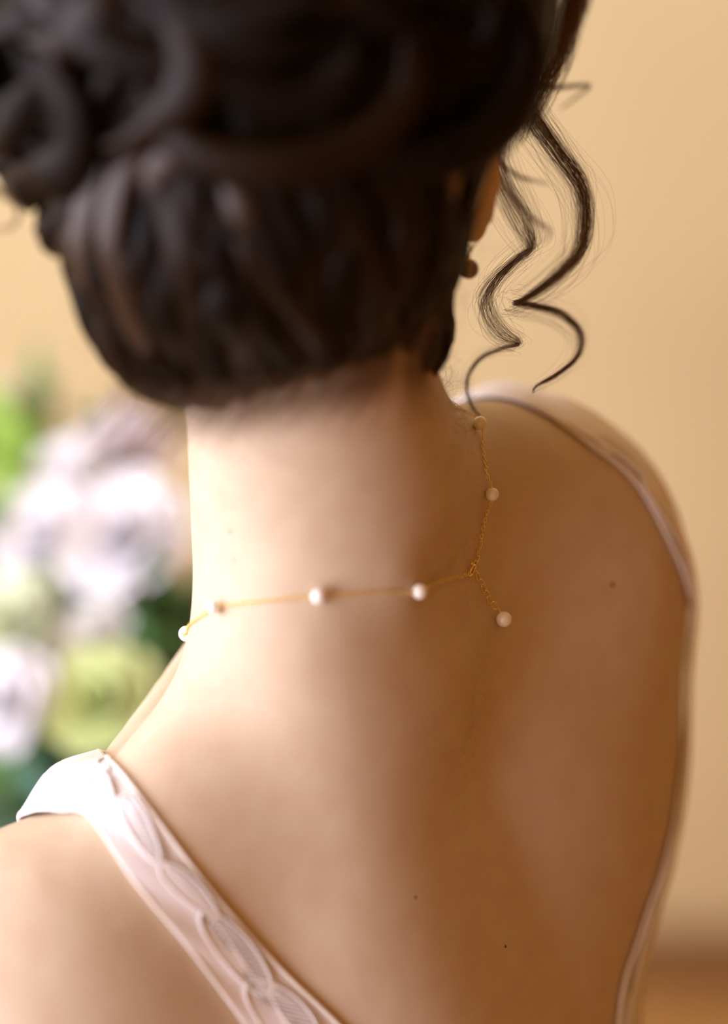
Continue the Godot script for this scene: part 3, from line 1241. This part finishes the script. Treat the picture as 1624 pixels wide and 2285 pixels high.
func nearest(path: PackedVector3Array, p: Vector3) -> int:
	var best := 0
	for i in path.size():
		if path[i].distance_squared_to(p) < path[best].distance_squared_to(p):
			best = i
	return best


func necklace() -> void:
	var nk := thing("necklace", "fine gold chain necklace with small round pearls clasped at the nape", "necklace")
	var bead := ball(0.001, 32)
	var coil := Tubes.new()
	var cp := PackedVector3Array()
	var cr := PackedFloat32Array()
	for i in 37:
		var a := i / 12.0 * TAU
		cp.append(Vector3(-0.0004 + i / 36.0 * 0.0008, cos(a) * 0.00034, sin(a) * 0.00034))
		cr.append(0.00016)
	coil.add(cp, cr, 5)
	var wire := coil.mesh()
	var eye := torus(0.00085, 0.00075, 0.00014, 14, 6)
	var small := torus(0.00092, 0.00062, 0.00017, 12, 6)
	var large := torus(0.00185, 0.00118, 0.00021, 18, 7)
	# left run: clasp to the left of the neck and on to the front
	var left := sweep_path(v3([[43.0, -17.8, 8.0], [38.8, -16.6, 6.9], [28.7, -11.5, 5.1], [6.8, -1.8, 1.7], [-10.6, 3.2, 7.7], [-25.8, 4.5, 17.4], [-37.9, 1.6, 30.5], [-46.0, -8.4, 48.8], [-46.5, -24, 62], [-41, -41, 77], [-29, -52, 95], [-8, -70, 116]]), 0.5)
	var spots := []
	for a in [[6.8, -1.8, 1.7, 2.95], [-25.8, 4.5, 17.4, 3.0], [-46, -8.4, 48.8, 2.6], [-40, -42, 78, 3.1]]:
		var i := nearest(left, Vector3(a[0], a[1], a[2]))
		spots.append([i, a[3]])
		pearl_on(nk, left, i, a[3], bead, wire, eye)
	var from := 13.0
	for a in spots:
		chain(nk, left, from, a[0] - (a[1] + 1.9) * 4.0, 1.45, small, [0.75, -0.75], spots)
		from = a[0] + (a[1] + 1.9) * 4.0
	chain(nk, left, from, left.size() - 30, 1.45, small, [0.75, -0.75], spots)
	# right run: clasp up over the side of the neck
	var right := sweep_path(v3([[45.8, -18.4, 9.2], [50.4, -17, 11], [56, -11, 14.5], [60, -6.2, 16.6], [63.6, 1.9, 19.3], [66, 8.4, 22.9], [71.2, 14.5, 30.4], [75.2, 17.0, 38.4], [72, 18, 52], [66, 12, 66], [50, -10, 90], [14, -60, 116]]), 0.5)
	var rs := []
	for a in [[63.6, 1.9, 19.3, 2.62], [75.2, 17, 38.4, 2.7]]:
		var i := nearest(right, Vector3(a[0], a[1], a[2]))
		rs.append([i, a[3]])
		pearl_on(nk, right, i, a[3], bead, wire, eye)
	var turn := nearest(right, Vector3(54.6, -13, 13.4))
	chain(nk, right, 2, turn, 2.75, large, [0.15, 1.2], [], "extender_link")
	from = turn - 1.0
	for a in rs:
		chain(nk, right, from, a[0] - (a[1] + 1.9) * 4.0, 1.5, small, [0.35, -1.1], rs)
		from = a[0] + (a[1] + 1.9) * 4.0
	chain(nk, right, from, right.size() - 30, 1.5, small, [0.75, -0.75], rs)
	# the tail of larger links with its own pearl
	var tail := sweep_path(v3([[46.0, -19.4, 8.9], [48.4, -24, 7.8], [50, -30, 5.4], [51.6, -36.2, 2.9], [52.4, -42.3, -0.2], [52.8, -47, -3]]), 0.5)
	var drop := nearest(tail, Vector3(52.4, -42.2, -0.1))
	pearl_on(nk, tail, drop, 3.1, bead, wire, eye, [-1.0])
	chain(nk, tail, 2, drop - (3.1 + 1.9) * 4.0, 2.75, large, [1.3, 0.2], [[drop, 3.1]], "extender_link")
	# spring ring clasp
	var ctr := snap(body, Vector3(44.5, -18.2, 8.5), 0.9)
	var n := wd(normal_at(body, ctr))
	var t := wd(left[2] - left[14]).normalized()
	var ring := part("spring_ring", torus(0.00205, 0.00205, 0.00048, 26, 10), M.gold, nk)
	ring.transform = frame(w(ctr), t, n.rotated(t, 0.35))
	var up := n.cross(t).normalized()
	if up.y < 0:
		up = -up
	var knob := part("clasp_trigger", ball(0.00055, 12, Vector3(1, 1.5, 1)), M.gold, nk)
	knob.transform = frame(w(ctr) + up * 0.0026 - t * 0.0002, t, n)
	var tag := part("clasp_eye", torus(0.0009, 0.0007, 0.00028, 14, 8), M.gold, nk)
	tag.transform = frame(w(ctr) - t * 0.0029 - up * 0.0006, t, n.rotated(t, -0.5))


func earring() -> void:
	var o := thing("earring", "dark bronze pearl drop earring on a thin gold hook hanging from the right ear", "earring")
	var c := w(Vector3(77, 85, 45))
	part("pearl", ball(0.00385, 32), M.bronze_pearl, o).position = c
	var t := Tubes.new()
	var p := PackedVector3Array()
	var r := PackedFloat32Array()
	for i in 60:   # wrapped cap
		var a := i / 12.0 * TAU
		p.append(c + Vector3(cos(a) * 0.0005, 0.0037 + i / 60.0 * 0.0021, sin(a) * 0.0005))
		r.append(0.0002)
	t.add(p, r, 5)
	part("wire_wrap", t.mesh(), M.gold, o)
	var k := part("bead_cap", ball(0.0009, 14, Vector3(1, 0.6, 1)), M.gold, o)
	k.position = c + Vector3(0, 0.0038, 0)
	var eye := part("wire_eye", torus(0.0011, 0.0007, 0.0002, 16, 6), M.gold, o)
	eye.transform = frame(c + Vector3(-0.0002, 0.0066, 0), Vector3.UP, Vector3(0.5, 0, 0.9))
	var ring := part("hook_ring", torus(0.0012, 0.0012, 0.00024, 18, 6), M.gold, o)
	ring.transform = frame(c + Vector3(0.0001, 0.0087, 0), Vector3.UP, Vector3(-0.4, 0, 0.9))
	t = Tubes.new()
	p = PackedVector3Array()
	r = PackedFloat32Array()
	var pts := [c + Vector3(0.0006, 0.0078, 0), c + Vector3(0.0024, 0.0108, 0), c + Vector3(0.0042, 0.0140, -0.0005), c + Vector3(0.0046, 0.0180, -0.002), c + Vector3(0.003, 0.020, -0.005), c + Vector3(0.001, 0.016, -0.008)]
	for i in 25:
		p.append(catmull(pts, i / 24.0))
		r.append(0.00028)
	t.add(p, r, 7, 1.0, Vector3.ZERO, true)
	part("ear_hook", t.mesh(), M.gold, o)


# ------------------------------------------------------------------ the bouquet

func petal(st: SurfaceTool, tr: Transform3D, length: float, width: float, cup: float, curl: float) -> void:
	var g := []
	for i in 5:
		var s := i / 4.0
		var row := []
		for j in 5:
			var x := (j - 2) / 2.0
			var wd_ := width * (0.35 + 0.65 * sin(minf(s * 1.25 + 0.12, 1.0) * PI * 0.72)) * (1.0 if s < 0.99 else 0.72)
			row.append(tr * Vector3(x * wd_ * 0.5, s * length * (1.0 - 0.08 * x * x), cup * length * (s * s * 0.5 + x * x * 0.18) - curl * length * s * s * s))
		g.append(row)
	for i in 4:
		for j in 4:
			var nn: Vector3 = (g[i + 1][j] - g[i][j]).cross(g[i][j + 1] - g[i][j])
			quad(st, g[i][j], g[i + 1][j], g[i + 1][j + 1], g[i][j + 1], nn)


func bloom(size: float, layers: int, per: int, open: float) -> ArrayMesh:   # facing +y
	var st := begin()
	for l in layers:
		var s := float(l) / maxf(layers - 1, 1)
		var count: int = per - int(l * per * 0.4 / layers)
		for k in count:
			var a := TAU * (k + 0.5 * (l % 2)) / count + rng.randf_range(-0.15, 0.15)
			var tilt := lerpf(open, 0.25, s) + rng.randf_range(-0.12, 0.12)
			var len := size * 0.5 * lerpf(1.0, 0.45, s) * rng.randf_range(0.9, 1.08)
			var b := Basis(Vector3.UP, a) * Basis(Vector3.RIGHT, tilt)
			var tr := Transform3D(b, Vector3(0, size * 0.10 * s, 0) + b * Vector3(0, size * 0.03, 0))
			petal(st, tr, len, len * 0.95, -0.35, -0.15)
	st.generate_normals()
	return st.commit()


func leaf_mesh(length: float, width: float, bend: float) -> ArrayMesh:
	var st := begin()
	var g := []
	for i in 8:
		var s := i / 7.0
		var hw := width * 0.5 * sin(pow(s, 0.8) * PI * 0.97 + 0.04)
		var y := s * length
		var z := -bend * length * s * s
		g.append([Vector3(-hw, y, z + hw * 0.35), Vector3(-hw * 0.5, y, z + hw * 0.12), Vector3(0, y, z), Vector3(hw * 0.5, y, z + hw * 0.12), Vector3(hw, y, z + hw * 0.35)])
	for i in 7:
		for j in 4:
			quad(st, g[i][j], g[i + 1][j], g[i + 1][j + 1], g[i][j + 1], Vector3(0, 0, 1))
	st.generate_normals()
	return st.commit()


func stem_mesh(from: Vector3, to: Vector3, r: float) -> ArrayMesh:
	var t := Tubes.new()
	var p := PackedVector3Array()
	var rr := PackedFloat32Array()
	var foot := w(GRIP_L + (GRIP_L - GRIP_R) * 0.45) + (to - w(GRIP_R)) * 0.04
	var mid := w(GRIP_R) + (to - w(GRIP_R)) * 0.06
	var pts := [from, from.lerp(mid, 0.5) + Vector3(0, -0.01, 0), mid, w(GRIP_L) + (to - w(GRIP_R)) * 0.04, foot]
	for i in 21:
		p.append(catmull(pts, i / 20.0))
		rr.append(r)
	t.add(p, rr, 7, 1.0, Vector3.ZERO, true)
	return t.mesh()


func bouquet() -> void:
	var leaf_a := leaf_mesh(0.06, 0.026, 0.3)
	var leaf_b := leaf_mesh(0.075, 0.036, 0.2)
	var eye := Vector3(-0.35, 0.65, 0.65)
	for f in [
		[Vector3(141, -247, 346), 0.078, "petal_white", "heart_green", "large open white flower with a pale green heart, nearest the neck", 5, 11],
		[Vector3(126, -265, 393), 0.070, "petal_white", "heart_green", "open white flower to the left of the largest bloom", 5, 10],
		[Vector3(200, -268, 425), 0.068, "petal_blush", "heart_green", "pale blush flower at the top of the bouquet", 4, 10],
		[Vector3(165, -262, 426), 0.056, "petal_white", "heart_green", "small white flower at the upper left of the bouquet", 4, 9],
		[Vector3(100, -282, 329), 0.050, "petal_cream", "heart_green", "cream flower low in the middle of the bouquet", 5, 10],
		[Vector3(46, -290, 330), 0.060, "petal_white", "heart_green", "white flower at the left above the shoulder strap", 5, 10],
		[Vector3(76, -283, 290), 0.064, "petal_green", "heart_green", "light green ruffled flower just above the shoulder strap", 6, 12],
		[Vector3(83, -284, 370), 0.062, "petal_pale_green", "heart_green", "greenish white flower at the left edge of the bouquet", 5, 11],
		[Vector3(172, -262, 505), 0.050, "petal_pale_green", "heart_green", "pale green flower at the upper left edge, behind the others", 5, 10],
	]:
		var at := w(f[0] - Vector3(0, 9, 0))
		var root := w(GRIP_R)
		var o := thing("flower", f[4], "flower", at, "flowers of the bouquet")
		var dir := ((at - root).normalized() * 0.5 + eye).normalized()
		var b := Basis(Quaternion(Vector3.UP, dir))
		var pm := part("petals", bloom(f[1], f[5], f[6], 1.25), M[f[2]], o)
		pm.transform = Transform3D(b, Vector3.ZERO)
		var hm := part("flower_heart", ball(f[1] * 0.085, 14, Vector3(1, 0.7, 1)), M[f[3]], o)
		hm.transform = Transform3D(b, dir * f[1] * 0.08)
		var sm := part("stem", stem_mesh(at - dir * 0.004, at, 0.0022), M.stem_green, o)
		sm.position = -at
		for k in 3:
			var lf := part("leaf", leaf_a, [M.leaf_mid, M.leaf_dark, M.leaf_mid][k], o)
			var a := rng.randf() * TAU
			lf.transform = Transform3D(b * Basis(Vector3.UP, a) * Basis(Vector3.RIGHT, 1.3), -dir * rng.randf_range(0.012, 0.03))
	# leafy stems between the flowers
	var gi := 0
	for f in [
		[Vector3(163, -292, 474), "leaf_light", "bright green leafy sprig at the upper left of the bouquet"],
		[Vector3(165, -330, 362), "leaf_dark", "dark green leafy sprig beside the neck below the largest bloom"],
		[Vector3(150, -300, 330), "leaf_dark", "dark green leafy sprig between the largest and the cream flowers"],
		[Vector3(52, -350, 330), "leaf_dark", "dark green leafy sprig at the lower left, nearest the strap"],
		[Vector3(30, -345, 300), "leaf_blue", "blue-green leafy sprig at the lower left edge"],
		[Vector3(70, -340, 350), "leaf_mid", "mid green leafy sprig low at the left of the bouquet"],
		[Vector3(130, -300, 420), "leaf_mid", "mid green leafy sprig behind the two white flowers"],
		[Vector3(100, -348, 378), "leaf_dark", "dark green leafy sprig under the light green flower"],
	]:
		var at := w(f[0])
		var o := thing("foliage_sprig", f[2], "foliage", at, "leafy sprigs of the bouquet")
		var dir := (at - w(GRIP_R)).normalized()
		var sm := part("stem", stem_mesh(at, at, 0.0018), M.stem_green, o)
		sm.position = -at
		for k in 11:
			var lf := part("leaf", leaf_b if k % 2 == 0 else leaf_a, M[f[1]], o)
			var a := k * 2.4
			var b := Basis(Quaternion(Vector3.UP, dir)) * Basis(Vector3.UP, a) * Basis(Vector3.RIGHT, rng.randf_range(0.5, 1.3))
			lf.transform = Transform3D(b, -dir * (0.008 * k))
		gi += 1
